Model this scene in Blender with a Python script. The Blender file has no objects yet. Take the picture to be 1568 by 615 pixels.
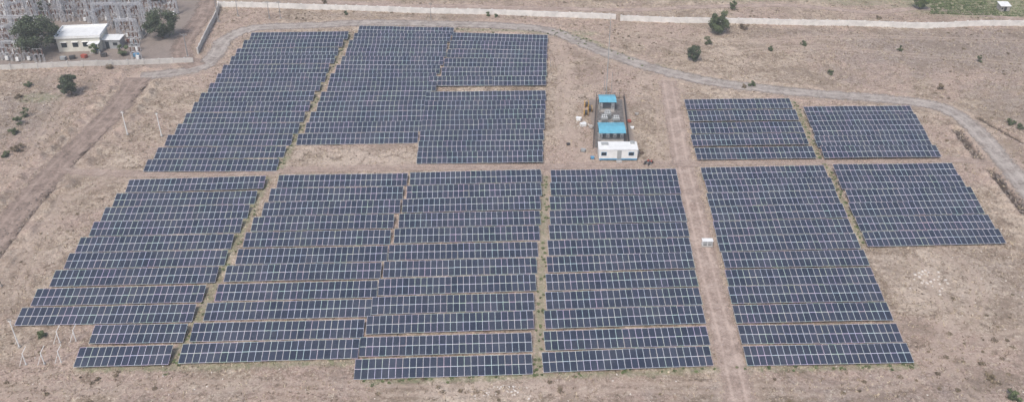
import bpy, math, random
import numpy as np
from mathutils import Vector
random.seed(7); rng=np.random.default_rng(7)
S=bpy.context.scene; COL=S.collection

# ------------------------------------------------------------------ survey frame (metres)
CH=93.0; F=1400.0; PIT=math.atan(897/F); CP,SP=math.cos(PIT),math.sin(PIT)
def G(x,y,z=0.0):
    """survey sheet reading -> world position on the level z"""
    r=(x-784)/F; v=(y-307)/F
    d=(r, CP-v*SP, -SP-v*CP); t=(z-CH)/d[2]
    return Vector((d[0]*t,d[1]*t,z))
def H(x,y):
    return 0.10*np.sin(x/11+1)*np.sin(y/9)+0.06*np.sin(x/5+y/7)+0.25*np.sin(x/47+y/60)
def poly(pts,step=1.0):
    P=[G(*p) for p in pts]; out=[]
    n=len(P)
    for i in range(n-1):
        p0=P[max(i-1,0)];p1=P[i];p2=P[i+1];p3=P[min(i+2,n-1)]
        k=max(2,int((p2-p1).length/step))
        for j in range(k):
            t=j/k
            q=0.5*((2*p1)+(p2-p0)*t+(2*p0-5*p1+4*p2-p3)*t*t+(3*p1-p0-3*p2+p3)*t**3)
            out.append((q.x,q.y))
    out.append((P[-1].x,P[-1].y))
    return np.array(out)

# ------------------------------------------------------------------ node helpers
def newmat(name):
    m=bpy.data.materials.new(name); m.use_nodes=True
    nt=m.node_tree; b=nt.nodes['Principled BSDF']; return m,nt,b
def N(nt,t,**k):
    n=nt.nodes.new(t)
    for a,b in k.items():
        if a.startswith('i_'):
            n.inputs[a[2:].replace('_',' ')].default_value=b
        else: setattr(n,a,b)
    return n
def noise(nt,vec,scale,detail=5,rough=.6,dist=0):
    n=N(nt,'ShaderNodeTexNoise'); n.inputs['Scale'].default_value=scale; n.inputs['Detail'].default_value=detail
    n.inputs['Roughness'].default_value=rough; n.inputs['Distortion'].default_value=dist
    if vec is not None: nt.links.new(vec,n.inputs['Vector'])
    return n.outputs['Fac']
def val(nt,inp,x):
    if hasattr(x,'is_output'): nt.links.new(x,inp)
    else: inp.default_value=x
def mth(nt,op,a,b=0.0,c=0.0,clamp=False):
    n=N(nt,'ShaderNodeMath',operation=op,use_clamp=clamp)
    val(nt,n.inputs[0],a); val(nt,n.inputs[1],b); val(nt,n.inputs[2],c); return n.outputs[0]
def ss(nt,x,a,b,lo=0.0,hi=1.0):
    n=N(nt,'ShaderNodeMapRange',interpolation_type='SMOOTHSTEP')
    val(nt,n.inputs[0],x)
    for i,q in enumerate((a,b,lo,hi)): n.inputs[i+1].default_value=q
    return n.outputs[0]
def mix(nt,f,a,b,mode='MIX'):
    n=N(nt,'ShaderNodeMix',data_type='RGBA',blend_type=mode)
    val(nt,n.inputs[0],f)
    for k,q in ((6,a),(7,b)):
        if hasattr(q,'is_output'): nt.links.new(q,n.inputs[k])
        else: n.inputs[k].default_value=(*q,1)
    return n.outputs[2]
def pos(nt): return N(nt,'ShaderNodeNewGeometry').outputs['Position']
def simple(name,col,rough=.8,var=.25,scale=1.5,metal=0,spec=.3):
    m,nt,b=newmat(name); p=pos(nt)
    n=noise(nt,p,scale,6); n2=noise(nt,p,scale*9,3)
    s=mth(nt,'ADD',mth(nt,'MULTIPLY',n,.7),mth(nt,'MULTIPLY',n2,.3))
    f=ss(nt,s,.3,.7)
    c=mix(nt,f,tuple(x*(1-var) for x in col),tuple(min(1,x*(1+var*.6)) for x in col))
    nt.links.new(c,b.inputs['Base Color']); b.inputs['Roughness'].default_value=rough
    b.inputs['Metallic'].default_value=metal; b.inputs['Specular IOR Level'].default_value=spec
    return m

# ------------------------------------------------------------------ mesh builder
class MB:
    def __init__(s): s.v=[];s.f=[];s.m=[]
    def hexa(s,c,mat=0):
        o=len(s.v); s.v+= [tuple(q) for q in c]
        for f in ((0,3,2,1),(4,5,6,7),(0,1,5,4),(1,2,6,5),(2,3,7,6),(3,0,4,7)):
            s.f.append(tuple(o+i for i in f)); s.m.append(mat)
    def box(s,x,y,z,sx,sy,sz,mat=0,rz=0,o=(0,0,0)):
        """centre x,y ; z=bottom"""
        c=[]
        cs,sn=math.cos(rz),math.sin(rz)
        for zz in (z,z+sz):
            for a,b in((-1,-1),(1,-1),(1,1),(-1,1)):
                X=x+a*sx/2;Y=y+b*sy/2
                c.append((o[0]+X*cs-Y*sn,o[1]+X*sn+Y*cs,o[2]+zz))
        s.hexa(c,mat)
    def beam(s,p,q,w,mat=0,w2=None):
        p=Vector(p);q=Vector(q);d=(q-p)
        if d.length<1e-5:return
        d.normalize(); a=d.cross(Vector((0,0,1)))
        if a.length<.05:a=Vector((1,0,0))
        a.normalize(); b=d.cross(a); w2=w if w2 is None else w2
        c=[]
        for P,ww in((p,w),(q,w2)):
            for i,j in((-1,-1),(1,-1),(1,1),(-1,1)): c.append(P+a*i*ww/2+b*j*ww/2)
        s.hexa(c,mat)
    def cyl(s,p,q,r,mat=0,n=10,r2=None):
        p=Vector(p);q=Vector(q);d=(q-p).normalized(); r2=r if r2 is None else r2
        a=d.cross(Vector((0,0,1)))
        if a.length<.05:a=Vector((1,0,0))
        a.normalize(); b=d.cross(a); o=len(s.v)
        for P,R in((p,r),(q,r2)):
            for i in range(n):
                t=2*math.pi*i/n; s.v.append(tuple(P+a*R*math.cos(t)+b*R*math.sin(t)))
        for i in range(n):
            j=(i+1)%n; s.f.append((o+i,o+j,o+n+j,o+n+i)); s.m.append(mat)
        s.f.append(tuple(o+i for i in range(n))[::-1]); s.m.append(mat)
        s.f.append(tuple(o+n+i for i in range(n))); s.m.append(mat)
    def build(s,name,mats,loc=None,bevel=0):
        me=bpy.data.meshes.new(name); me.from_pydata(s.v,[],s.f)
        for m in mats: me.materials.append(m)
        me.polygons.foreach_set('material_index',s.m); me.update()
        ob=bpy.data.objects.new(name,me); COL.objects.link(ob)
        if loc: ob.location=loc
        if bevel:
            b=ob.modifiers.new('Bevel','BEVEL'); b.width=bevel; b.segments=2
        return ob
def npmesh(name,V,Fq,mats,cols=None,cols2=None):
    me=bpy.data.meshes.new(name); k=Fq.shape[1]
    me.vertices.add(len(V)); me.vertices.foreach_set('co',V.astype(np.float32).ravel())
    me.loops.add(Fq.size); me.loops.foreach_set('vertex_index',Fq.astype(np.int32).ravel())
    me.polygons.add(len(Fq)); me.polygons.foreach_set('loop_start',np.arange(0,Fq.size,k,dtype=np.int32))
    me.polygons.foreach_set('loop_total',np.full(len(Fq),k,dtype=np.int32))
    me.update(calc_edges=True)
    for nm,cc in (('mask',cols),('mask2',cols2)):
        if cc is not None:
            a=me.color_attributes.new(nm,'FLOAT_COLOR','POINT'); a.data.foreach_set('color',cc.astype(np.float32).ravel())
    for m in mats: me.materials.append(m)
    me.validate()
    ob=bpy.data.objects.new(name,me); COL.objects.link(ob); return ob

# ------------------------------------------------------------------ routes
R={
'ring':([(215,118),(262,113),(303,106),(328,88),(345,62),(385,45),(470,40),(560,35),(700,36),(830,44),(880,60),(930,80),(1000,103),(1080,122),(1150,132),(1250,142),(1330,148),(1400,155),(1450,166),(1485,188),(1520,225),(1568,282),(1640,370)],4.4),
'left':([(213,120),(180,165),(140,207),(95,250),(50,300),(0,362),(-80,460)],5.5),
'topleft':([(300,104),(278,82),(292,50),(310,25),(318,0),(326,-40)],5.5),
'mid':([(1022,122),(1033,180),(1045,245),(1060,310),(1085,420),(1108,510),(1135,625)],4.4),
'corr':([(90,262),(230,268),(420,263),(640,258),(830,255),(1060,250),(1270,246),(1460,242),(1520,250)],2.6),
'curve':([(848,60),(866,90),(872,130),(862,165),(872,200),(892,225),(900,246)],1.0),
'fg':([(838,250),(830,400),(824,590)],1.6),
'far1':([(330,-6),(560,6),(760,10),(940,14),(1060,10),(1200,8),(1330,18),(1420,14),(1600,36)],2.4),
}
RP={k:(poly(p),w) for k,(p,w) in R.items()}
faint=[[(985,95),(1080,84),(1240,70),(1400,84),(1600,100)],[(1110,590),(1260,600),(1420,575),(1520,520),(1600,500)],[(1440,380),(1500,430),(1480,500),(1420,540)],
 [(0,290),(40,250),(70,200),(100,150)],[(100,300),(70,350),(20,400),(-20,450)],[(-10,600),(300,590),(620,598),(900,592),(1150,596)],[(300,106),(420,118)],[(890,75),(980,110),(1010,150),(1015,240)],
 [(960,40),(1100,62),(1300,55),(1600,64)],[(960,55),(1050,80),(1100,125)],[(850,70),(862,110),(858,180),(885,238),(1040,250)],[(1400,400),(1450,470),(1440,560),(1500,612)],[(220,270),(120,290),(60,380),(30,450)]]
FP=[poly(p,2) for p in faint]
green_lines=[([(533,52),(428,262)],1.6),([(408,275),(266,560)],2.0),([(835,270),(824,575)],1.0),([(1216,155),(1255,240)],.8),([(1266,250),(1322,372)],.8),
 ([(700,44),(850,50),(900,66)],2.2),([(850,46),(890,55),(940,78),(985,95)],2.2),([(560,585),(840,575),(1140,566),(1400,560)],1.0),([(120,566),(280,562),(540,556)],1.0),
 ([(1005,97),(1100,121),(1300,142)],.5)]
GL=[(poly(p),w) for p,w in green_lines]
dark_lines=[([(76,288),(40,328),(0,380),(-40,430)],1.6),([(1466,198),(1500,240)],1.5),([(1518,258),(1570,322)],1.5),([(186,150),(150,186),(100,235),(40,300),(-20,372)],.7),([(222,128),(150,208),(90,268)],.8),([(1500,178),(1568,215)],.6)]
DL=[(poly(p),w) for p,w in dark_lines]
patches=[ # x,y,rx,ry(m), kind
 (936,190,4.2,12,'gravel'),(150,40,27,26,'gravel'),(40,40,22,26,'gravel'),(230,30,12,16,'gravel')]
tone_patches=[ # x,y,rx,ry metres, amount, channel
 (1480,75,34,13,.9,0),(1330,110,26,6,.5,0),(1250,52,20,5,.5,0),(1560,150,12,14,.6,0),(700,22,60,3,.5,0),(20,180,10,16,.7,0),(60,140,12,6,.5,0),(1540,450,9,16,.5,0),(1220,603,26,3,.6,0),(400,600,40,4,.35,0),(1480,590,20,4,.5,0),
 (540,242,14,4.5,.9,1),(1425,430,10,10,.8,1),(1120,70,14,5,.6,1),(1140,150,7,8,.3,1),(40,420,10,14,.5,1),(880,150,7,14,.5,1),(1000,150,5,14,.5,1),(250,130,10,6,.5,1),(760,606,14,3,.7,1),(1100,300,4,16,.3,1),(150,240,9,7,.5,1)]
def dist(X,Y,P):
    D=np.full(X.shape,1e9)
    for (ax,ay),(bx,by) in zip(P[:-1],P[1:]):
        dx,dy=bx-ax,by-ay; L=dx*dx+dy*dy+1e-9
        t=np.clip(((X-ax)*dx+(Y-ay)*dy)/L,0,1)
        D=np.minimum(D,(X-ax-t*dx)**2+(Y-ay-t*dy)**2)
    return np.sqrt(D)
def thin(P,k=4): 
    return np.vstack([P[::k],P[-1:]])
def fal(D,w,s): return np.clip(1-(D-w)/s,0,1)

# ------------------------------------------------------------------ ground
def axis(a,b,st,lo,hi):
    c=list(np.arange(a,b,st)); s=st;l=[];x=a
    while x>lo: s*=1.35;x-=s;l.append(x)
    s=st;h=[];x=c[-1]
    while x<hi: s*=1.35;x+=s;h.append(x)
    return np.array(l[::-1]+c+h)
xs=axis(-165,165,.45,-3500,3500); ys=axis(84,275,.45,-1500,4500)
X,Y=np.meshgrid(xs,ys); sh=X.shape; X=X.ravel();Y=Y.ravel()
road=np.zeros(len(X)); amp={'corr':.75,'fg':.6,'far1':.8,'curve':.7}
for k,(P,w) in RP.items():
    d=dist(X,Y,thin(P)); road=np.maximum(road,amp.get(k,1)*fal(d,w*.4,2.4))
    if k=='left': berm=np.exp(-((d-5.2)/1.0)**2)*.85
    if k=='ring': berm2=np.exp(-((d-3.9)/.7)**2)*.28
for P in FP:
    d=dist(X,Y,thin(P,3)); road=np.maximum(road,.72*np.maximum(fal(abs(d-.8),.25,.6),0))
grn=np.zeros(len(X))
for P,w in GL: grn=np.maximum(grn,.8*fal(dist(X,Y,thin(P)),w*.3,1.6))
fld=G(1520,6); 
grn=np.maximum(grn,np.clip(1.8-np.sqrt(((X-fld.x)/24)**2+((Y-fld.y)/9)**2),0,1)*1.1)
for px,py,rx,ry in((1140,-6,30,5),(870,50,9,2.5),(1320,2,14,4),(60,150,6,3)):
    c=G(px,py); grn=np.maximum(grn,.75*np.clip(1.6-np.sqrt(((X-c.x)/rx)**2+((Y-c.y)/ry)**2),0,1))
drk=np.zeros(len(X)); bank=np.zeros(len(X))
for i,(P,w) in enumerate(DL):
    d=dist(X,Y,thin(P)); drk=np.maximum(drk,fal(d,w*.35,.8))
    if w>1: bank=np.maximum(bank,np.exp(-((d-1.9)/.7)**2)*.6)
grv=np.zeros(len(X))
for px,py,rx,ry,k in patches:
    c=G(px,py); q=np.maximum(abs(X-c.x)/rx,abs(Y-c.y)/ry); grv=np.maximum(grv,np.clip((1.08-q)*8,0,1))
tp=np.zeros((2,len(X)))
for px,py,rx,ry,a,ch in tone_patches:
    c=G(px,py); q=np.sqrt(((X-c.x)/rx)**2+((Y-c.y)/ry)**2); tp[ch]=np.maximum(tp[ch],a*np.clip(1.6-q,0,1))
ng=rng.random(len(X))-.5
lump=np.sin(X*.9+np.sin(Y*.7)*1.7)*np.sin(Y*.8+np.sin(X*.6)*1.9)
rough=(1-np.clip(road*1.2,0,1))*(1-grv)
Z=H(X,Y)+(ng*.18+lump*.07)*rough-drk*.8+(berm*(.7+.5*lump)+bank*(.8+.4*lump)+berm2*(.6+.5*lump))*rough
inner=(abs(X)<165)&(Y>84)&(Y<275); Z[~inner]=H(X,Y)[~inner]
ny,nx=sh; ii=np.arange(nx*ny).reshape(ny,nx)
FQ=np.stack([ii[:-1,:-1],ii[:-1,1:],ii[1:,1:],ii[1:,:-1]],-1).reshape(-1,4)
m,nt,b=newmat('dry_ground'); p=pos(nt)
def att(nm):
    at=N(nt,'ShaderNodeAttribute',attribute_name=nm); sep=N(nt,'ShaderNodeSeparateColor'); nt.links.new(at.outputs['Color'],sep.inputs[0]); return sep,at
sep,at=att('mask'); sep2,_=att('mask2')
big=noise(nt,p,.03,5,.65,.8); med=noise(nt,p,.14,8,.72,1.0); fine=noise(nt,p,.8,8,.78,.4); vf=noise(nt,p,2.4,6,.85)
scr=noise(nt,p,.30,8,.8,.8)
c=mix(nt,ss(nt,med,.42,.58),(.315,.245,.19),(.495,.405,.325))
c=mix(nt,ss(nt,big,.44,.56),c,mix(nt,ss(nt,fine,.38,.62),(.34,.25,.21),(.52,.405,.345)))
def br(x,amt): return mth(nt,'MULTIPLY',x,amt)
g2=ss(nt,mth(nt,'ADD',sep2.outputs[0],br(mth(nt,'SUBTRACT',med,.5),2.2)),.2,.9)
c=mix(nt,br(g2,.78),c,mix(nt,fine,(.20,.165,.15),(.35,.29,.265)))
g3=ss(nt,mth(nt,'ADD',sep2.outputs[1],br(mth(nt,'SUBTRACT',med,.5),2.2)),.25,.9)
c=mix(nt,br(g3,.75),c,mix(nt,fine,(.45,.365,.30),(.62,.525,.445)))
c=mix(nt,br(ss(nt,scr,.51,.61),.75),c,(.20,.15,.11))
c=mix(nt,br(ss(nt,fine,.51,.62),.65),c,(.15,.115,.085))
c=mix(nt,br(ss(nt,fine,.47,.35),.6),c,(.64,.565,.46))
c=mix(nt,br(ss(nt,vf,.53,.64),.75),c,(.72,.64,.53))
c=mix(nt,br(ss(nt,vf,.47,.36),.8),c,(.085,.064,.048))
c=mix(nt,br(ss(nt,noise(nt,p,.055,8,.75,1.4),.51,.60),.55),c,(.24,.19,.15))
rd=ss(nt,mth(nt,'ADD',sep.outputs[0],br(mth(nt,'SUBTRACT',fine,.5),1.6)),.2,.95)
c=mix(nt,br(rd,.75),c,mix(nt,vf,(.33,.255,.21),(.58,.475,.40)))
gg=ss(nt,mth(nt,'ADD',sep.outputs[1],br(mth(nt,'SUBTRACT',fine,.55),2.0)),.3,.95)
c=mix(nt,br(gg,.65),c,mix(nt,vf,(.12,.15,.075),(.33,.37,.21)))
c=mix(nt,br(sep.outputs[2],.88),c,mix(nt,mth(nt,'ADD',br(fine,.6),br(vf,.4)),(.10,.085,.075),(.42,.36,.325)))
c=mix(nt,br(ss(nt,mth(nt,'ADD',at.outputs['Alpha'],br(mth(nt,'SUBTRACT',fine,.5),1.0)),.2,.9),.85),c,(.06,.045,.035))
nt.links.new(c,b.inputs['Base Color']); b.inputs['Roughness'].default_value=.95; b.inputs['Specular IOR Level'].default_value=.1
bp=N(nt,'ShaderNodeBump'); bp.inputs['Strength'].default_value=.8; bp.inputs['Distance'].default_value=.35
nt.links.new(mth(nt,'ADD',fine,br(vf,.5)),bp.inputs['Height']); nt.links.new(bp.outputs[0],b.inputs['Normal'])
npmesh('ground',np.stack([X,Y,Z],1),FQ,[m],np.stack([road,grn,grv,drk],1),np.stack([tp[0],tp[1],tp[0]*0,tp[0]*0+1],1))

# ------------------------------------------------------------------ roads
def roadmat(name,a,bcol,rut,opac=1.0,soft=.42,lowf=.6):
    m,nt,b=newmat(name); p=pos(nt); uv=N(nt,'ShaderNodeUVMap'); sx=N(nt,'ShaderNodeSeparateXYZ'); nt.links.new(uv.outputs[0],sx.inputs[0])
    u=sx.outputs[0]
    n1=noise(nt,p,.4,8,.75,.7); n2=noise(nt,p,2.4,6,.85)
    c=mix(nt,ss(nt,n1,.38,.62),a,bcol); c=mix(nt,mth(nt,'MULTIPLY',ss(nt,n2,.5,.64),.5),c,tuple(min(1,q*1.4) for q in bcol))
    c=mix(nt,mth(nt,'MULTIPLY',ss(nt,n2,.48,.35),.6),c,tuple(q*.42 for q in a))
    d=mth(nt,'ABSOLUTE',mth(nt,'SUBTRACT',mth(nt,'ABSOLUTE',mth(nt,'SUBTRACT',u,.5)),.17))
    c=mix(nt,mth(nt,'MULTIPLY',ss(nt,mth(nt,'ADD',d,mth(nt,'MULTIPLY',n1,.06)),.10,.03),rut),c,tuple(min(1,q*1.25) for q in bcol))
    nt.links.new(c,b.inputs['Base Color']); b.inputs['Roughness'].default_value=.95; b.inputs['Specular IOR Level'].default_value=.1
    e=mth(nt,'ABSOLUTE',mth(nt,'SUBTRACT',u,.5))
    al=ss(nt,mth(nt,'ADD',e,mth(nt,'MULTIPLY',mth(nt,'SUBTRACT',noise(nt,p,.45,8,.8),.5),soft*1.7)),.48,.26)
    hole=ss(nt,noise(nt,p,.25,7,.75,.5),.35,.56,opac*lowf,opac)
    nt.links.new(mth(nt,'MULTIPLY',al,hole),b.inputs['Alpha'])
    return m
def strip(name,P,w,mat,dz=.06,K=5):
    n=len(P); T=np.gradient(P,axis=0); T/=np.linalg.norm(T,axis=1)[:,None]+1e-9; Nn=np.stack([-T[:,1],T[:,0]],1)
    V=[];UV=[]
    for j in range(K+1):
        q=P+Nn*(j/K-.5)*w; V.append(np.stack([q[:,0],q[:,1],H(q[:,0],q[:,1])+dz],1)); UV.append(np.full(n,j/K))
    V=np.stack(V,1).reshape(-1,3); UVx=np.stack(UV,1).reshape(-1)
    I=np.arange(n*(K+1)).reshape(n,K+1)
    Q=np.stack([I[:-1,:-1],I[:-1,1:],I[1:,1:],I[1:,:-1]],-1).reshape(-1,4)
    ob=npmesh(name,V,Q,[mat]); uv=ob.data.uv_layers.new(name='UVMap')
    li=np.zeros(len(ob.data.loops),dtype=np.int32); ob.data.loops.foreach_get('vertex_index',li)
    uv.data.foreach_set('uv',np.stack([UVx[li],li//(K+1)*1.0],1).astype(np.float32).ravel())
    return ob
MG=roadmat('gravel_track',(.27,.24,.22),(.42,.38,.35),.45,1.0)
MD=roadmat('brown_dirt',(.21,.16,.135),(.35,.275,.235),.45,.95)
MPp=roadmat('pale_dirt',(.34,.26,.22),(.52,.42,.365),.5,.82)
MPc=roadmat('worn_dirt',(.34,.26,.22),(.50,.405,.35),.4,.65,.5,.2)
strip('gravel_road',RP['ring'][0],5.8,MG)
strip('dirt_road',RP['left'][0],7.6,MD,.075)
strip('dirt_road',RP['topleft'][0],6.5,MD,.09)
strip('dirt_track',RP['mid'][0],5.4,MPp,.07)
strip('dirt_track',RP['far1'][0],3.4,MPp,.07)
strip('dirt_track',RP['corr'][0],3.4,MPc,.085)

# ------------------------------------------------------------------ solar tables
m,nt,b=newmat('solar_module_glass'); uv=N(nt,'ShaderNodeUVMap'); sx=N(nt,'ShaderNodeSeparateXYZ'); nt.links.new(uv.outputs[0],sx.inputs[0])
u,v=sx.outputs[0],sx.outputs[1]
def edge(nt,q): return mth(nt,'SUBTRACT',.5,mth(nt,'ABSOLUTE',mth(nt,'SUBTRACT',mth(nt,'FRACT',q),.5)))
fm=mth(nt,'MAXIMUM',mth(nt,'LESS_THAN',edge(nt,u),.033),mth(nt,'LESS_THAN',edge(nt,v),.028))
cl=mth(nt,'MAXIMUM',mth(nt,'LESS_THAN',edge(nt,mth(nt,'MULTIPLY',u,6)),.035),mth(nt,'LESS_THAN',edge(nt,mth(nt,'MULTIPLY',v,10)),.035))
oi=N(nt,'ShaderNodeObjectInfo')
cb=N(nt,'ShaderNodeCombineXYZ'); nt.links.new(mth(nt,'FLOOR',u),cb.inputs[0]); nt.links.new(mth(nt,'FLOOR',v),cb.inputs[1]); nt.links.new(mth(nt,'MULTIPLY',oi.outputs['Random'],100),cb.inputs[2])
wn=N(nt,'ShaderNodeTexWhiteNoise'); nt.links.new(cb.outputs[0],wn.inputs[0])
c=mix(nt,wn.outputs['Value'],(.017,.025,.047),(.031,.042,.073))
c=mix(nt,mth(nt,'MULTIPLY',cl,.3),c,(.12,.15,.20))
dust=noise(nt,pos(nt),.2,6,.65); c=mix(nt,mth(nt,'MULTIPLY',ss(nt,dust,.35,.75),.11),c,(.27,.27,.29))
fc=mix(nt,.18,(.52,.55,.60),wn.outputs['Color'])
c=mix(nt,fm,c,fc)
nt.links.new(c,b.inputs['Base Color'])
nt.links.new(mth(nt,'ADD',mth(nt,'MULTIPLY',fm,.25),.28),b.inputs['Roughness']); b.inputs['Specular IOR Level'].default_value=.4
M_mod=m
M_alu=simple('aluminium_frame',(.50,.51,.55),.5,.1,metal=.3)
M_galv=simple('galvanised_steel',(.33,.33,.34),.6,.2,metal=.3)
M_back=simple('module_backsheet',(.35,.35,.36),.7,.1)
TILT=math.radians(12.5); SL=3.5; ZF=.5
ZB=ZF+SL*math.sin(TILT)
def table(L0,R0,jit):
    """L0,R0 world xy of front edge ends"""
    d=(R0-L0); L=d.length; ux=d.normalized(); uy=Vector((-ux.y,ux.x,0))
    n=max(3,round(L/1.0)); mw=L/n
    mb=MB()
    ct,st=math.cos(TILT),math.sin(TILT)
    tops=[]
    i=0; secs=[]
    while i<n:
        k=min(12,n-i)
        if n-i-k<4 and n-i-k>0: k=n-i
        secs.append((i,k)); i+=k
    za=random.uniform(-.06,.06)
    for (s,k) in secs:
        zb=za+random.uniform(-.09,.09)
        z0=ZF+za+jit; dz=zb-za; za=zb+random.uniform(-.02,.02); a=s*mw+.02; e=(s+k)*mw-.02
        yo=random.uniform(-.06,.06)
        def P(x,y,h=0):
            f=(x-a)/(e-a)
            q=L0+ux*x+uy*(y*ct-h*st+yo); q=Vector((q.x,q.y,z0+dz*f+y*st+h)); return q
        fi=len(mb.f)
        mb.hexa([P(a,0,0),P(e,0,0),P(e,SL,0),P(a,SL,0),P(a,0,.045),P(e,0,.045),P(e,SL,.045),P(a,SL,.045)],1)
        mb.m[fi]=3; mb.m[fi+1]=0
        tops.append((fi+1,s,k))
        for yy in (.5,1.3,2.2,3.0): mb.beam(P(a+.05,yy,-.06),P(e-.05,yy,-.06),.08,2)
        kk=max(2,round((e-a)/3.2)); 
        for j in range(kk+1):
            x=a+.3+(e-a-.6)*j/kk
            mb.beam(P(x,.25,-.15),P(x,SL-.25,-.15),.09,2)
            for yy in (.7,2.8):
                q=P(x,yy,-.2); mb.beam((q.x,q.y,-.35),q,.1,2)
            q=P(x,2.8,-.9); mb.beam((q.x,q.y,.3),P(x,1.7,-.2),.06,2)
    ob=mb.build('solar_panel_table',[M_mod,M_alu,M_galv,M_back])
    uvl=ob.data.uv_layers.new(name='UVMap')
    for fi,s,k in tops:
        pl=ob.data.polygons[fi]
        for li,q in zip(pl.loop_indices,((s,0),(s+k,0),(s+k,2),(s,2))): uvl.data[li].uv=q
    return ob
PITCH=4.95
def v2(p): return Vector((p.x,p.y,0))
def block(BL,BR,TL,TR,over={},skip=(),stag=.35):
    bl=v2(G(*BL,ZF));br=v2(G(*BR,ZF)); D=SL*math.cos(TILT)
    tl=v2(G(*TL,ZB));tr=v2(G(*TR,ZB))
    ux=(tr-tl).normalized(); uy=Vector((-ux.y,ux.x,0)); tl-=uy*D; tr-=uy*D
    dep=((tl+tr)/2-(bl+br)/2).y
    nf=dep/PITCH; n=max(1,round(nf))
    for i in range(n+1):
        if i in skip: continue
        t=i/n; l=bl.lerp(tl,t); r=br.lerp(tr,t)
        d=(r-l).normalized(); o=random.uniform(-stag,stag); l=l+d*o; r=r+d*o
        table(l,r,random.uniform(-.04,.04))
block((220,262),(424,260),(384,50),(533,48))
block((455,221),(641,217),(549,39),(694,41))
block((637,250),(831,248),(652,141),(835,138),stag=.1)
block((658,131),(756,130),(660,126),(756,125),skip=(1,))
block((671,131),(837,130),(694,50),(839,53),skip=(),stag=.1)
block((25,497),(297,491),(197,275),(406,270))
for a,c in (((135,526),(280,523)),((112,561),(258,557))):
    table(v2(G(*a,ZF)),v2(G(*c,ZF)),0)
block((272,556),(548,549),(428,268),(625,264))
block((540,580),(815,571),(629,264),(829,260),stag=.15)
block((833,569),(1094,559),(843,260),(1035,257),stag=.1)
block((1143,559),(1398,555),(1073,256),(1262,252),stag=.15)
block((1328,376),(1541,371),(1274,251),(1457,249))
block((1066,244),(1249,241),(1047,152),(1208,150))
block((1262,241),(1441,239),(1228,163),(1391,161))

# ------------------------------------------------------------------ vegetation
def leafmat(name,a,bb):
    m,nt,b=newmat(name); at=N(nt,'ShaderNodeAttribute',attribute_name='mask'); sp=N(nt,'ShaderNodeSeparateColor'); nt.links.new(at.outputs['Color'],sp.inputs[0])
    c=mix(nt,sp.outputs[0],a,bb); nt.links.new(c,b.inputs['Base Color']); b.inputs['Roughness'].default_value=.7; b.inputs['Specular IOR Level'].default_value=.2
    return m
ML_g=leafmat('tree_foliage',(.04,.055,.032),(.17,.215,.105))
ML_d=leafmat('dark_foliage',(.034,.046,.032),(.125,.16,.095))
ML_y=leafmat('yellow_foliage',(.06,.085,.035),(.20,.26,.11))
ML_s=leafmat('dry_grass_blades',(.11,.08,.055),(.62,.53,.40))
ML_sc=leafmat('scrub_leaves',(.10,.08,.055),(.30,.245,.17))
M_bark=simple('bark',(.14,.10,.075),.9,.3,6)
def leaves(C,Rr,n,size,flat=.8):
    k=len(C); idx=rng.integers(0,k,n)
    d=rng.normal(size=(n,3)); d/=np.linalg.norm(d,axis=1)[:,None]; r=Rr[idx]*rng.random(n)**.45
    P=C[idx]+d*r[:,None]*np.array([1,1,flat])
    a=rng.normal(size=(n,3)); a/=np.linalg.norm(a,axis=1)[:,None]
    q=rng.normal(size=(n,3)); bb=np.cross(a,q); bb/=np.linalg.norm(bb,axis=1)[:,None]
    s=size*(.6+.8*rng.random(n))[:,None]
    V=np.stack([P-a*s*.5,P+bb*s*.3,P+a*s*.5,P-bb*s*.3],1).reshape(-1,3)
    Q=np.arange(4*n).reshape(n,4)
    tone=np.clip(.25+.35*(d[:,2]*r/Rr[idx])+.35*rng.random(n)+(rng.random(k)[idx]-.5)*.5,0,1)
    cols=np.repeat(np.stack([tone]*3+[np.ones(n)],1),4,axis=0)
    return V,Q,cols
def tree(name,px,py,h,cr,mat,n=3500,clus=26,leaf=.38,trunk=.35,low=.25):
    g=G(px,py); z=float(H(g.x,g.y)); base=Vector((g.x,g.y,z-.1))
    root=bpy.data.objects.new(name,None); COL.objects.link(root); root.location=base
    mb=MB(); top=Vector((rng.normal()*.2,rng.normal()*.2,h*.45)); mb.cyl((0,0,0),top,trunk*.5,0,8,trunk*.3)
    C=[];Rr=[]
    for i in range(clus):
        th=random.uniform(0,6.283); rr=cr*math.sqrt(random.random())*.8; zz=h*(low+(1-low)*random.random())
        k=math.sqrt(max(.05,1-((zz/h-(low+1)/2)/((1-low)/2))**2)); k=max(k,.35)
        c=Vector((rr*k*math.cos(th),rr*k*math.sin(th),zz*.92)); C.append(c); Rr.append(cr*random.uniform(.18,.4))
        if i<12: 
            st=top*random.uniform(.55,1); mb.cyl(st,c,trunk*.16,0,5,trunk*.05)
    t=mb.build('trunk',[M_bark]); t.parent=root
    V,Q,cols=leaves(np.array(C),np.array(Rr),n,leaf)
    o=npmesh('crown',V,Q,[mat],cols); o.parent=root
    return root
tree('round_tree',1100,50,6.6,3.1,ML_g,5000)
tree('small_tree',1062,93,4.2,1.9,ML_d,2600)
tree('small_tree',110,146,5,2.8,ML_d,3200)
tree('spreading_tree',62,86,10.5,5.6,ML_d,7500,40,.45,.5)
tree('spreading_tree',250,60,7.4,4.8,ML_d,6000,34,.42,.45)
tree('small_tree',90,72,6,2.6,ML_g,2400)
tree('small_tree',40,78,7,3.2,ML_g,3000)
tree('small_tree',238,8,5,2.6,ML_d,2200)
tree('round_tree',1408,14,5,2.6,ML_y,3000)
tree('small_tree',1122,14,2.6,1.3,ML_g,1200,12)
tree('small_tree',70,26,4.5,2.2,ML_g,1800)
tree('small_tree',190,86,3.0,1.6,ML_g,1400,14)
tree('small_tree',148,84,3.0,1.3,ML_y,1200,14)
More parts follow.
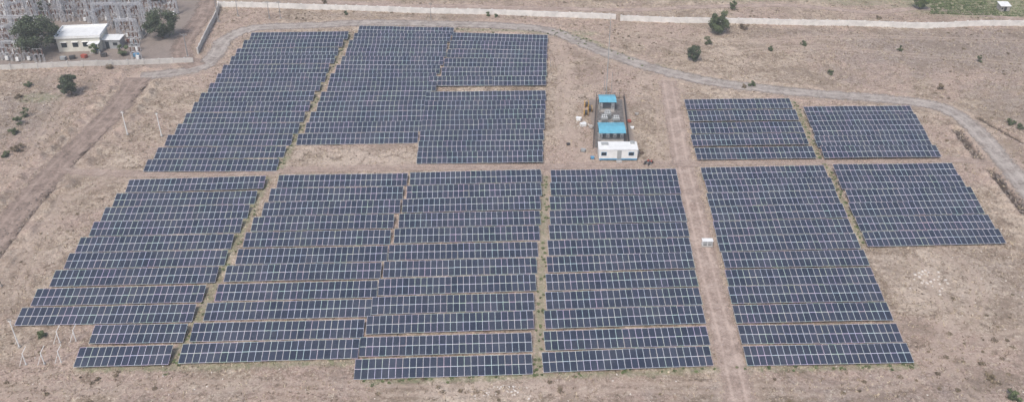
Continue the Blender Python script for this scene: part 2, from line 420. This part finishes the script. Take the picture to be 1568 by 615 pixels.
for px,py,h,r in((28,190,1.8,1.6),(40,178,2.2,1.3),(25,232,1.7,1.7),(22,206,1.4,1.2),(1083,66,2.2,1.4),(1152,130,1.3,1.0),(1230,68,1.6,1.1),(1271,112,1.4,1.0),(1140,132,.8,.8),(1377,78,1.8,.8),(1439,135,1.6,1.0),(1500,95,2.2,.8),(1548,188,1.6,1.2),(1562,195,1.2,1.0),(45,132,1.2,1.2),(168,107,1.0,1.6),(1550,608,1.0,1.6),(1518,578,.7,1.0),(65,515,1.0,.8),(748,24,1.2,.9),(760,26,1,.8),(530,22,1,.9),(497,5,1.2,1),(1345,28,1.0,.9),(1180,76,1.2,.8),(1138,44,1.6,1.5),(30,150,1.0,1.0),(10,240,1.2,1.1)):
    tree('bush',px,py,h,r,ML_sc if random.random()<.45 else ML_g,700,10,.26,.08,.08)
def clear(x,y):
    return all(dist(np.array([x]),np.array([y]),thin(P,6))[0]>w*.6+.6 for P,w in RP.values())
C=[];Rr=[]
for i in range(3000):
    px=random.uniform(-20,1590); py=random.choice([random.uniform(0,150),random.uniform(0,620)])
    if 200<px<1420 and 40<py<575 and not (870<px<1030 and py<240): continue
    if px<310 and py<105: continue
    g=G(px,py)
    cl_=math.sin(g.x*.11+math.sin(g.y*.09)*2)*math.sin(g.y*.13+1)
    if random.random()>.15+.7*max(0,cl_): continue
    if not clear(g.x,g.y): continue
    C.append((g.x,g.y,float(H(g.x,g.y))+.08)); Rr.append(random.uniform(.15,.5) if random.random()<.97 else random.uniform(.5,.85))
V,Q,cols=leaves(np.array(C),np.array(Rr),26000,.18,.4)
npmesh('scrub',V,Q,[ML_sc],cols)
C=[];Rr=[]
for P,w in GL[:8]:
    for p_ in P:
        for _ in range(2):
            if random.random()<.4: C.append((p_[0]+random.gauss(0,w*.4),p_[1]+random.gauss(0,w*.4),float(H(p_[0],p_[1]))+.1)); Rr.append(random.uniform(.15,.4))
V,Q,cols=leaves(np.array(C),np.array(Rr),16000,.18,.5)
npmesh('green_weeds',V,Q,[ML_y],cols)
C=[];Rr=[]
for i in range(1300):
    r=i%9; px=1425+random.random()*190
    g=G(px,0+r*2.6+ (px-1425)*.035); C.append((g.x,g.y,.2)); Rr.append(random.uniform(.3,.6))
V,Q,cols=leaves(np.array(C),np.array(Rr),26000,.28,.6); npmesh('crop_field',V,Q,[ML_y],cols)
n=110000
gx=rng.uniform(-160,160,n); gy=rng.uniform(88,268,n)
clump=np.sin(gx*.31+np.sin(gy*.17)*2)*np.sin(gy*.27+np.sin(gx*.13)*2)+rng.normal(size=n)*.6
keep=(abs(gx)<gy*.62+25)&(clump>-.5)
for P,w in RP.values(): keep&=dist(gx,gy,thin(P,6))>w*.42
for px,py,rx,ry,k in patches:
    c0=G(px,py); keep&=~((abs(gx-c0.x)<rx)&(abs(gy-c0.y)<ry))
gx,gy=gx[keep],gy[keep]; n=len(gx)
B=4; gx=np.repeat(gx,B);gy=np.repeat(gy,B); n2=len(gx)
th=rng.uniform(0,6.283,n2); hh=rng.uniform(.12,.4,n2); w=rng.uniform(.04,.12,n2); ox=rng.normal(size=n2)*.12; oy=rng.normal(size=n2)*.12
bx,by=gx+ox,gy+oy; bz=H(bx,by)-.05; lx,ly=rng.normal(size=n2)*.16,rng.normal(size=n2)*.16
V=np.stack([np.stack([bx-np.cos(th)*w,by-np.sin(th)*w,bz],1),np.stack([bx+np.cos(th)*w,by+np.sin(th)*w,bz],1),np.stack([bx+lx,by+ly,bz+hh],1)],1).reshape(-1,3)
tn=np.repeat(np.clip(np.repeat(rng.random(n)**1.3,B)*.9+rng.random(n2)*.2,0,1),3)
npmesh('dry_grass',V,np.arange(3*n2).reshape(n2,3),[ML_s],np.stack([tn,tn,tn,np.ones(len(tn))],1))

# ------------------------------------------------------------------ walls
M_white=simple('whitewashed_wall',(.70,.69,.67),.85,.22,.6)
M_wgrey=simple('grey_precast_wall',(.52,.51,.49),.85,.2,.6)
def wall(name,pts,h,t,mat,post=3.0,cap=True):
    P=poly(pts,post); mb=MB()
    for a,c in zip(P[:-1],P[1:]):
        za,zc=float(H(a[0],a[1])),float(H(c[0],c[1]))
        d=Vector((c[0]-a[0],c[1]-a[1],0)); d.normalize(); nn_=Vector((-d.y,d.x,0))*t/2
        A=Vector((a[0],a[1],0));C_=Vector((c[0],c[1],0)); hj=h+random.uniform(-.06,.06)
        mb.hexa([A-nn_+Vector((0,0,za-.3)),C_-nn_+Vector((0,0,zc-.3)),C_+nn_+Vector((0,0,zc-.3)),A+nn_+Vector((0,0,za-.3)),
                 A-nn_+Vector((0,0,za+hj)),C_-nn_+Vector((0,0,zc+hj)),C_+nn_+Vector((0,0,zc+hj)),A+nn_+Vector((0,0,za+hj))],0)
        mb.box(a[0],a[1],za-.3,t+.18,t+.18,h+.42,0)
    return mb.build(name,[mat])
wall('boundary_wall',[(335,11),(500,15),(700,20),(943,28)],1.5,.25,M_white)
wall('boundary_wall',[(951,30),(1130,35),(1300,39),(1420,42),(1500,40),(1600,40)],1.5,.25,M_white)
wall('compound_wall',[(-60,108),(0,107),(150,102),(297,97)],1.3,.22,M_wgrey)
wall('compound_wall',[(304,84),(320,50),(331,28),(336,12)],1.6,.2,M_wgrey)
M_dst=simple('ditch_stone',(.24,.20,.175),.95,.4,2)
def rocks(name,pts,w,h,n,mat,sc=(.25,.6)):
    P=poly(pts,.5); mb=MB()
    for i in range(n):
        p=random.choice(P); s=random.uniform(*sc); x=p[0]+random.uniform(-w,w); y=p[1]+random.uniform(-w,w); z=float(H(x,y))-.1
        o=Vector((x,y,z)); c=[]
        for zz,k in((0,1),(s*h,.7)):
            for a,b_ in((-1,-1),(1,-1),(1,1),(-1,1)): c.append(o+Vector((a*s*k*.5*random.uniform(.6,1.2),b_*s*k*.5*random.uniform(.6,1.2),zz*random.uniform(.8,1.2))))
        mb.hexa(c,0)
    return mb.build(name,[mat])
rocks('ditch_stones',[(76,288),(40,328),(0,380),(-30,415)],1.6,.7,150,M_dst,(.15,.45))
rocks('ditch_stones',[(1466,198),(1500,240)],1.6,.7,90,M_dst,(.15,.45))
rocks('ditch_stones',[(1518,258),(1570,322)],1.6,.7,100,M_dst,(.15,.45))
M_stone=simple('pale_stone',(.64,.60,.56),.9,.15,3)
rocks('stone_pile',[(1405,432),(1425,420),(1450,448)],2.2,.6,38,M_stone,(.2,.5))
rocks('stone_pile',[(735,600),(800,598),(815,604)],1.0,.4,50,M_stone,(.12,.4))
rocks('rubble',[(880,190),(900,192)],1.6,.4,60,M_stone,(.15,.45))
rocks('scattered_stones',[(0,130),(120,180),(60,300),(60,460),(20,590),(700,605),(1300,600),(1560,560),(1500,420),(1568,330),(1540,120),(1300,80),(1000,60),(980,120),(960,240)],7,.6,420,M_stone,(.1,.3))

# ------------------------------------------------------------------ control compound
M_blue=simple('blue_sheet_roof',(.14,.42,.56),.45,.15,1.2)
M_wp=simple('white_paint',(.76,.78,.78),.5,.1,1)
M_dkg=simple('dark_steel',(.06,.06,.065),.6,.2,2)
M_conc=simple('concrete',(.38,.36,.34),.9,.2,1)
M_eq=simple('equipment_grey',(.34,.36,.37),.55,.15,2)
M_glass=simple('window_glass',(.03,.04,.05),.15,.1,1)
M_bpaint=simple('blue_paint',(.10,.30,.50),.6,.1,1)
M_yel=simple('yellow_paint',(.62,.36,.06),.6,.2,2)
M_red=simple('red_paint',(.38,.09,.06),.6,.2,2)
M_bk=simple('black_gravel',(.17,.16,.155),.95,.5,1.2)
def pad(name,pts,mat,h=.12):
    P=[G(*p) for p in pts]; mb=MB()
    mb.hexa([(p.x,p.y,-.4) for p in P]+[(p.x,p.y,float(H(p.x,p.y))+h) for p in P],0)
    return mb.build(name,[mat])
pad('equipment_yard',[(911,226),(960,226),(952,152),(916,152)],M_bk)
def shed(px,py,w,d,h,name):
    g=G(px,py); o=(g.x,g.y+d/2,float(H(g.x,g.y))+.1); mb=MB()
    mb.box(0,0,0,w*.95,d*.9,.25,2,o=o)
    for a in(-1,1):
        for c_ in(-1,0,1): mb.box(a*(w/2-.25),c_*(d/2-.3),.25,.12,.12,h-.2,1,o=o)
    k=int(w/.22)
    for i in range(k):
        x0=-w/2+i*w/k;x1=x0+w/k; zc=.03*(i%2)
        for s in(-1,1):
            A=[(x0,s*d/2,h+zc),(x1,s*d/2,h+zc),(x1,0,h+.45+zc),(x0,0,h+.45+zc)]
            q=[Vector(o)+Vector(t) for t in A]
            if s>0:q=[q[1],q[0],q[3],q[2]]
            mb.hexa(q+[t+Vector((0,0,.05)) for t in q],0)
    for s in(-1,1): mb.beam(Vector(o)+Vector((-w/2+.1,s*(d/2-.3),h-.06)),Vector(o)+Vector((w/2-.1,s*(d/2-.3),h-.06)),.12,1)
    n=max(2,int(w/1.3))
    for i in range(n):
        x=-w/2+.6+(w-1.2)*i/(n-1)
        mb.box(x,0,.25,.85,1.0,h*.72,3,o=o); mb.box(x,-.52,.45,.65,.04,h*.5,4,o=o)
        for j in range(4): mb.box(x,-.55,.55+j*.12,.45,.03,.04,1,o=o)
    return mb.build(name,[M_blue,M_dkg,M_conc,M_eq,M_wp])
shed(930,172,3.8,3.8,2.5,'inverter_shed')
shed(937,220,5.6,4.8,2.4,'inverter_shed')
def transformer(px,py,name='transformer'):
    g=G(px,py); o=(g.x,g.y,float(H(g.x,g.y))+.1); mb=MB()
    mb.box(0,0,0,2.4,1.8,.2,1,o=o); mb.box(0,0,.2,1.5,.9,1.3,0,o=o)
    for s in(-1,1):
        for j in range(7): mb.box(-.6+j*.2,s*.68,.35,.05,.42,1.0,0,o=o)
    for j in(-.4,0,.4):
        mb.cyl(Vector(o)+Vector((j,0,1.5)),Vector(o)+Vector((j,0,1.95)),.09,2,8,.05)
    mb.cyl(Vector(o)+Vector((-.6,.3,1.8)),Vector(o)+Vector((.6,.3,1.8)),.2,0,10)
    return mb.build(name,[M_eq,M_conc,M_wp])
transformer(925,188);transformer(943,189);transformer(930,181)
g=G(946,246); o=(g.x,g.y+1.5,float(H(g.x,g.y))+.05); mb=MB(); w,d,h=7.7,3.2,2.3
mb.box(0,0,.25,w,d,h,0,o=o); mb.box(0,0,.25+h,w+.2,d+.2,.09,0,o=o)
for x in(-3.4,-1.2,1.2,3.4):
    for y in(-1.2,1.2): mb.box(x,y,0,.4,.4,.25,3,o=o)
mb.box(0,-d/2-.012,.25,w-.02,.03,.32,2,o=o)
for x in(-2.9,2.6):
    mb.box(x,-d/2-.02,1.25,1.1,.05,.8,2,o=o); mb.box(x,-d/2-.05,1.32,.95,.03,.66,1,o=o)
mb.box(.2,-d/2-.02,.45,.85,.05,1.95,4,o=o); mb.box(.2,-d/2-.5,0,1.1,.9,.25,3,o=o)
for i in range(26): mb.box(-w/2+.15+i*(w-.3)/25,-d/2-.008,.6,.05,.02,h-.5,0,o=o)
mb.box(3.0,.9,.34+h,.8,.6,.5,4,o=o); mb.box(-2.6,.6,.34+h,1.4,.8,.25,4,o=o)
mb.box(w/2+.25,0,.9,.45,.8,.6,4,o=o)
mb.build('site_office_cabin',[M_wp,M_glass,M_bpaint,M_conc,M_eq])
def fence(name,pts,h,sp,mat,rails=3):
    mb=MB(); P=[G(*p) for p in pts]
    for a,c in zip(P[:-1],P[1:]):
        n=max(1,int((c-a).length/sp))
        for i in range(n+1):
            q=a.lerp(c,i/n); z=float(H(q.x,q.y)); mb.box(q.x,q.y,z-.1,.09,.09,h+.1,0)
        for r in range(rails):
            zz=h*(r+1)/rails-.06
            mb.beam((a.x,a.y,float(H(a.x,a.y))+zz),(c.x,c.y,float(H(c.x,c.y))+zz),.05,0)
    return mb.build(name,[mat])
fence('yard_fence',[(908,228),(913,150),(955,150),(963,226)],1.6,1.0,M_dkg,4)
for px,py in((898,163),(903,170),(897,176)):
    g=G(px,py); z=float(H(g.x,g.y)); mb=MB()
    mb.cyl((g.x-.45,g.y,z+.8),(g.x-.38,g.y,z+.8),.8,0,16); mb.cyl((g.x+.38,g.y,z+.8),(g.x+.45,g.y,z+.8),.8,0,16)
    mb.cyl((g.x-.38,g.y,z+.8),(g.x+.38,g.y,z+.8),.45,1,14); mb.build('cable_drum',[M_yel,M_dkg])
def crate(px,py,s,mat,name='packing_crate'):
    g=G(px,py); o=(g.x,g.y,float(H(g.x,g.y))+.02); mb=MB(); rz=random.uniform(-.4,.4)
    mb.box(0,0,.12,s,s*.7,s*.5,0,rz,o)
    for k in(-1,0,1): mb.box(k*s*.4,0,0,.1,s*.7,.12,1,rz,o)
    for k in(-1,1): mb.box(k*s*.45,-s*.35-.02,.12,.08,.04,s*.5,1,rz,o)
    mb.build(name,[mat,M_bark])
for px,py,s,mm in((893,232,1.0,M_eq),(963,186,.9,M_red),(968,196,.8,M_wp),(975,175,.8,M_conc),(886,184,1.2,M_wp),(893,193,1.3,M_wp),(905,196,.9,M_conc),(907,243,.8,M_bpaint),(982,235,.8,M_bark),(870,222,.7,M_dkg)): crate(px,py,s,mm)
g=G(1083,378); o=(g.x,g.y+.5,float(H(g.x,g.y))); mb=MB()
mb.box(0,0,0,2.0,1.1,.25,1,o=o); mb.box(0,0,.25,1.7,.8,.95,0,o=o); mb.box(0,0,1.2,1.9,1.0,.08,0,o=o)
for x in(-.42,.42): mb.box(x,-.41,.32,.76,.03,.8,2,o=o); mb.box(x,-.43,.45,.5,.02,.15,3,o=o)
mb.build('combiner_cabinet',[M_wp,M_conc,M_eq,M_dkg])
def moto(px,py,rz):
    g=G(px,py); z=float(H(g.x,g.y)); mb=MB(); cs,sn=math.cos(rz),math.sin(rz)
    T=lambda x,y,zz:(g.x+x*cs-y*sn,g.y+x*sn+y*cs,z+zz)
    for x in(-.62,.62): mb.cyl(T(x,-.06,.3),T(x,.06,.3),.3,0,14)
    mb.beam(T(-.62,0,.3),T(-.1,0,.6),.1,0);mb.beam(T(.62,0,.3),T(.4,0,.95),.07,2); mb.beam(T(-.3,0,.35),T(.3,0,.4),.26,2)
    mb.beam(T(-.7,0,.72),T(-.05,0,.74),.2,0); mb.beam(T(-.05,0,.78),T(.38,0,.82),.26,1); mb.beam(T(.4,-.33,1.0),T(.4,.33,1.0),.05,0); mb.beam(T(.42,0,.82),T(.52,0,.84),.16,2)
    mb.build('motorcycle',[M_dkg,M_red,M_eq])
moto(991,251,.5);moto(996,252,.8)
# ------------------------------------------------------------------ poles
def pole(name,px,py,h,r,mat,arm=0,loc=None):
    g=G(px,py); z=float(H(g.x,g.y)); mb=MB(); mb.cyl((g.x,g.y,z-.2),(g.x,g.y,z+h),r,0,8,r*.55); mb.cyl((g.x,g.y,z),(g.x,g.y,z+.25),r*2.4,1,8)
    if arm:
        mb.beam((g.x-arm/2,g.y,z+h-.3),(g.x+arm/2,g.y,z+h-.3),.12,0)
        for k in(-1,0,1): mb.cyl((g.x+k*arm*.45,g.y,z+h-.25),(g.x+k*arm*.45,g.y,z+h+.1),.07,1,6)
    mb.build(name,[mat,M_conc])
pole('light_pole',196,208,5.6,.13,M_wp,.6);pole('light_pole',248,210,5.6,.13,M_wp,.6);pole('light_pole',30,531,5.4,.11,M_wp,.5)
pole('lightning_mast',928,146,19,.11,M_eq);pole('lightning_mast',936,140,5,.06,M_eq);pole('lightning_mast',925,138,4.5,.06,M_eq)
pole('utility_pole',288,88,6,.16,M_galv,1.6);pole('utility_pole',335,34,7,.16,M_galv,1.6);pole('utility_pole',413,30,5,.13,M_galv,1.2);pole('utility_pole',430,30,5,.13,M_galv,1.2)
pole('utility_pole',365,26,6,.13,M_galv,1.2);pole('utility_pole',660,30,5,.09,M_galv,.8);pole('fence_post',3,438,1.6,.07,M_dkg);pole('utility_pole',843,100,2,.06,M_galv)
for px,py in((40,557),(68,556),(94,554),(92,524),(117,522)):
    g=G(px,py); z=float(H(g.x,g.y)); mb=MB()
    A=Vector((g.x,g.y,z));
    mb.beam(A,A+Vector((0,0,2.2)),.10,0); mb.beam(A+Vector((-.85,-.3,0)),A+Vector((0,0,1.9)),.07,0)
    mb.beam(A+Vector((0,0,2.15)),A+Vector((.1,1.2,2.5)),.06,0); mb.box(A.x,A.y,z-.1,.35,.35,.2,1)
    mb.build('bare_mounting_frame',[M_wp,M_conc])

# ------------------------------------------------------------------ substation
M_cream=simple('cream_plaster',(.68,.67,.60),.85,.12,.8)
M_lat=simple('lattice_steel',(.52,.53,.56),.6,.2,2,metal=.1)
M_ins=simple('porcelain',(.16,.09,.07),.4,.2,2)
g=G(122,80); o=(g.x,g.y+3.5,float(H(g.x,g.y))); mb=MB(); rz=math.radians(6)
mb.box(0,0,0,10.5,7,3.6,0,rz,o); mb.box(0,0,3.6,11.3,7.8,.18,1,rz,o)
for a,b_,sx_,sy_ in((0,-3.8,11.3,.15),(0,3.8,11.3,.15),(-5.57,0,.15,7.45),(5.57,0,.15,7.45)): mb.box(a,b_,3.78,sx_,sy_,.45,1,rz,o)
for x in(-3.6,-.9,1.6): mb.box(x,-3.53,1.2,1.3,.06,1.2,2,rz,o); mb.box(x,-3.7,2.55,1.6,.5,.08,1,rz,o)
mb.box(4,-3.53,0,1.1,.06,2.2,3,rz,o); mb.box(-5.28,-1,1.2,.06,1.4,1.2,2,rz,o); mb.box(5.28,-1,1.2,.06,1.4,1.2,2,rz,o); mb.box(4,-4.6,0,2.6,1.8,.2,4,rz,o); mb.box(4,-4.6,2.5,2.8,2.0,.12,1,rz,o)
for x in(2.9,5.1): mb.box(x,-5.4,.2,.15,.15,2.3,0,rz,o)
mb.build('substation_control_building',[M_cream,M_wp,M_glass,M_bpaint,M_conc])
g=G(176,72); o=(g.x,g.y,float(H(g.x,g.y))); mb=MB()
mb.box(0,0,0,4.4,3.2,2.4,0,0,o); mb.box(0,0,2.4,5,3.8,.12,1,0,o); mb.box(-1,-1.62,0,.9,.05,1.9,2,0,o); mb.box(1,-1.62,.9,1.1,.05,.8,2,0,o)
mb.build('guard_hut',[M_eq,M_wp,M_glass])
def lattower(mb,x,y,z,h,w=.9,top=.45):
    n=int(h/1.2); 
    def c(k,zz):
        ww=w+(top-w)*zz/h; a,b_=((-1,-1),(1,-1),(1,1),(-1,1))[k]; return Vector((x+a*ww/2,y+b_*ww/2,z+zz))
    for k in range(4):
        mb.beam(c(k,0),c(k,h),.12,0)
        for i in range(n):
            z0=h*i/n;z1=h*(i+1)/n; mb.beam(c(k,z0),c((k+1)%4,z1),.065,0); mb.beam(c(k,z1),c((k+1)%4,z1),.065,0)
def gantry(px,py,span,h,bays,ang=0):
    g=G(px,py); z=float(H(g.x,g.y)); mb=MB(); dx,dy=math.cos(ang),math.sin(ang)
    for i in range(bays+1): lattower(mb,g.x+dx*span*i,g.y+dy*span*i,z,h)
    for i in range(bays):
        A=Vector((g.x+dx*span*i,g.y+dy*span*i,z+h-.3)); L=span
        for o_ in(-.25,.25):
            for q in(0,.5):
                mb.beam(A+Vector((-dy*o_,dx*o_,q)),A+Vector((dx*L-dy*o_,dy*L+dx*o_,q)),.09,0)
        k=int(L/1.0)
        for j in range(k):
            mb.beam(A+Vector((dx*L*j/k,dy*L*j/k,0)),A+Vector((dx*L*(j+1)/k,dy*L*(j+1)/k,.5)),.06,0)
        for j in range(3):
            t=L*(j+1)/4; q=A+Vector((dx*t,dy*t,0)); mb.cyl(q,q-Vector((0,0,1.2)),.14,1,6); mb.beam(q-Vector((0,0,1.2)),q+Vector((dy*5.5,-dx*5.5,-1.6)),.04,0)
    mb.build('substation_gantry',[M_lat,M_ins])
gantry(-20,35,7,7.5,4);gantry(-12,62,6.5,6.5,2);gantry(150,45,6.5,7,2);gantry(-25,8,7,8,5);gantry(155,22,7,8,3);gantry(70,20,6.5,7.5,3);gantry(185,62,5,5.5,1);gantry(30,-12,7,8,6);gantry(10,90,5,4.5,1)
gantry(20,48,5,7,3,.9);gantry(150,55,5,6.5,3,1.2);gantry(-10,78,5,5.5,2,.8);gantry(205,50,5,6.5,2,1.4);gantry(60,30,5,7,4,.1)
def breaker(px,py):
    g=G(px,py); z=float(H(g.x,g.y)); mb=MB()
    for k in(-1,0,1):
        x=g.x+k*1.1
        mb.box(x,g.y,z-.1,.6,.6,.3,2); mb.beam((x-.15,g.y,z),(x-.15,g.y,z+2.0),.10,0);mb.beam((x+.15,g.y,z),(x+.15,g.y,z+2.0),.10,0)
        for j in range(5): mb.cyl((x,g.y,z+2+.25*j),(x,g.y,z+2.16+.25*j),.19,1,8,.12)
        mb.cyl((x,g.y,z+3.2),(x,g.y,z+3.4),.12,0,6)
    mb.beam((g.x-1.3,g.y,z+2.0),(g.x+1.3,g.y,z+2.0),.16,0); mb.beam((g.x-1.1,g.y,z+3.4),(g.x+1.1,g.y,z+3.4),.07,0)
    if random.random()<.5: mb.box(g.x+.5,g.y-.5,z+.3,.7,.5,.9,3)
    mb.build('circuit_breaker',[M_lat,M_ins,M_conc,M_wp])
for py in(6,15,24,34,45,57,69,81,93):
    for px in range(-10,265,17):
        x=px+random.uniform(-5,5)
        if 70<x<192 and py>38: continue
        if 222<x and py>25: continue
        breaker(x,py+random.uniform(-3,3))
for px,py in((205,72),(218,55),(30,50),(60,30),(140,30),(15,70),(100,22),(180,40)): transformer(px,py)
for px,py,mm in((200,66,M_red),(160,88,M_dkg),(130,90,M_red),(112,92,M_dkg),(98,93,M_eq),(210,88,M_bpaint)): crate(px,py,1.4,mm,'equipment_box')
g=G(1535,16); o=(g.x,g.y,0); mb=MB(); mb.box(0,0,0,2.6,2.4,1.7,0,0,o)
mb.hexa([Vector(o)+Vector(t) for t in((-1.5,-1.4,1.7),(1.5,-1.4,1.7),(1.5,1.4,2.1),(-1.5,1.4,2.1),(-1.5,-1.4,1.78),(1.5,-1.4,1.78),(1.5,1.4,2.18),(-1.5,1.4,2.18))],1)
mb.box(0,-1.22,0,.7,.04,1.5,2,0,o); mb.box(-.85,-1.22,.8,.5,.04,.5,2,0,o); mb.build('pump_hut',[M_conc,M_wp,M_glass])

# ------------------------------------------------------------------ thin ground haze (real volume of air)
mb=MB(); mb.box(0,400,-5,1600,1400,65); hz=bpy.data.materials.new('haze_air'); hz.use_nodes=True; nt=hz.node_tree; nt.nodes.clear()
vs=nt.nodes.new('ShaderNodeVolumeScatter'); vs.inputs['Color'].default_value=(.93,.96,1,1); vs.inputs['Density'].default_value=.0009; vs.inputs['Anisotropy'].default_value=.1
ou=nt.nodes.new('ShaderNodeOutputMaterial'); nt.links.new(vs.outputs[0],ou.inputs['Volume'])
mb.build('haze',[hz])

# ------------------------------------------------------------------ light
AZ=math.radians(205); EL=math.radians(55)
w=bpy.data.worlds.new('World'); S.world=w; w.use_nodes=True; nt=w.node_tree
sk=nt.nodes.new('ShaderNodeTexSky'); sk.sky_type='NISHITA'; sk.sun_disc=False; sk.sun_elevation=EL; sk.sun_rotation=AZ
sk.dust_density=4; sk.air_density=1.0; sk.ozone_density=1.2
nt.links.new(sk.outputs[0],nt.nodes['Background'].inputs[0]); nt.nodes['Background'].inputs[1].default_value=.15
sd=Vector((math.sin(AZ)*math.cos(EL),math.cos(AZ)*math.cos(EL),math.sin(EL)))
l=bpy.data.lights.new('sun','SUN'); l.energy=2.6; l.angle=math.radians(14); l.color=(1,.955,.91)
lo=bpy.data.objects.new('sun',l); COL.objects.link(lo); lo.rotation_euler=sd.to_track_quat('Z','Y').to_euler(); lo.location=(0,0,200)

S.view_settings.view_transform='Standard'; S.view_settings.look='None'; S.view_settings.exposure=0
cam=bpy.data.cameras.new('camera'); co=bpy.data.objects.new('camera',cam); COL.objects.link(co)
cam.sensor_width=36; cam.lens=36*F/1568; cam.clip_end=8000; cam.clip_start=1
co.location=(0,0,CH); co.rotation_euler=(math.pi/2-PIT,0,0); S.camera=co
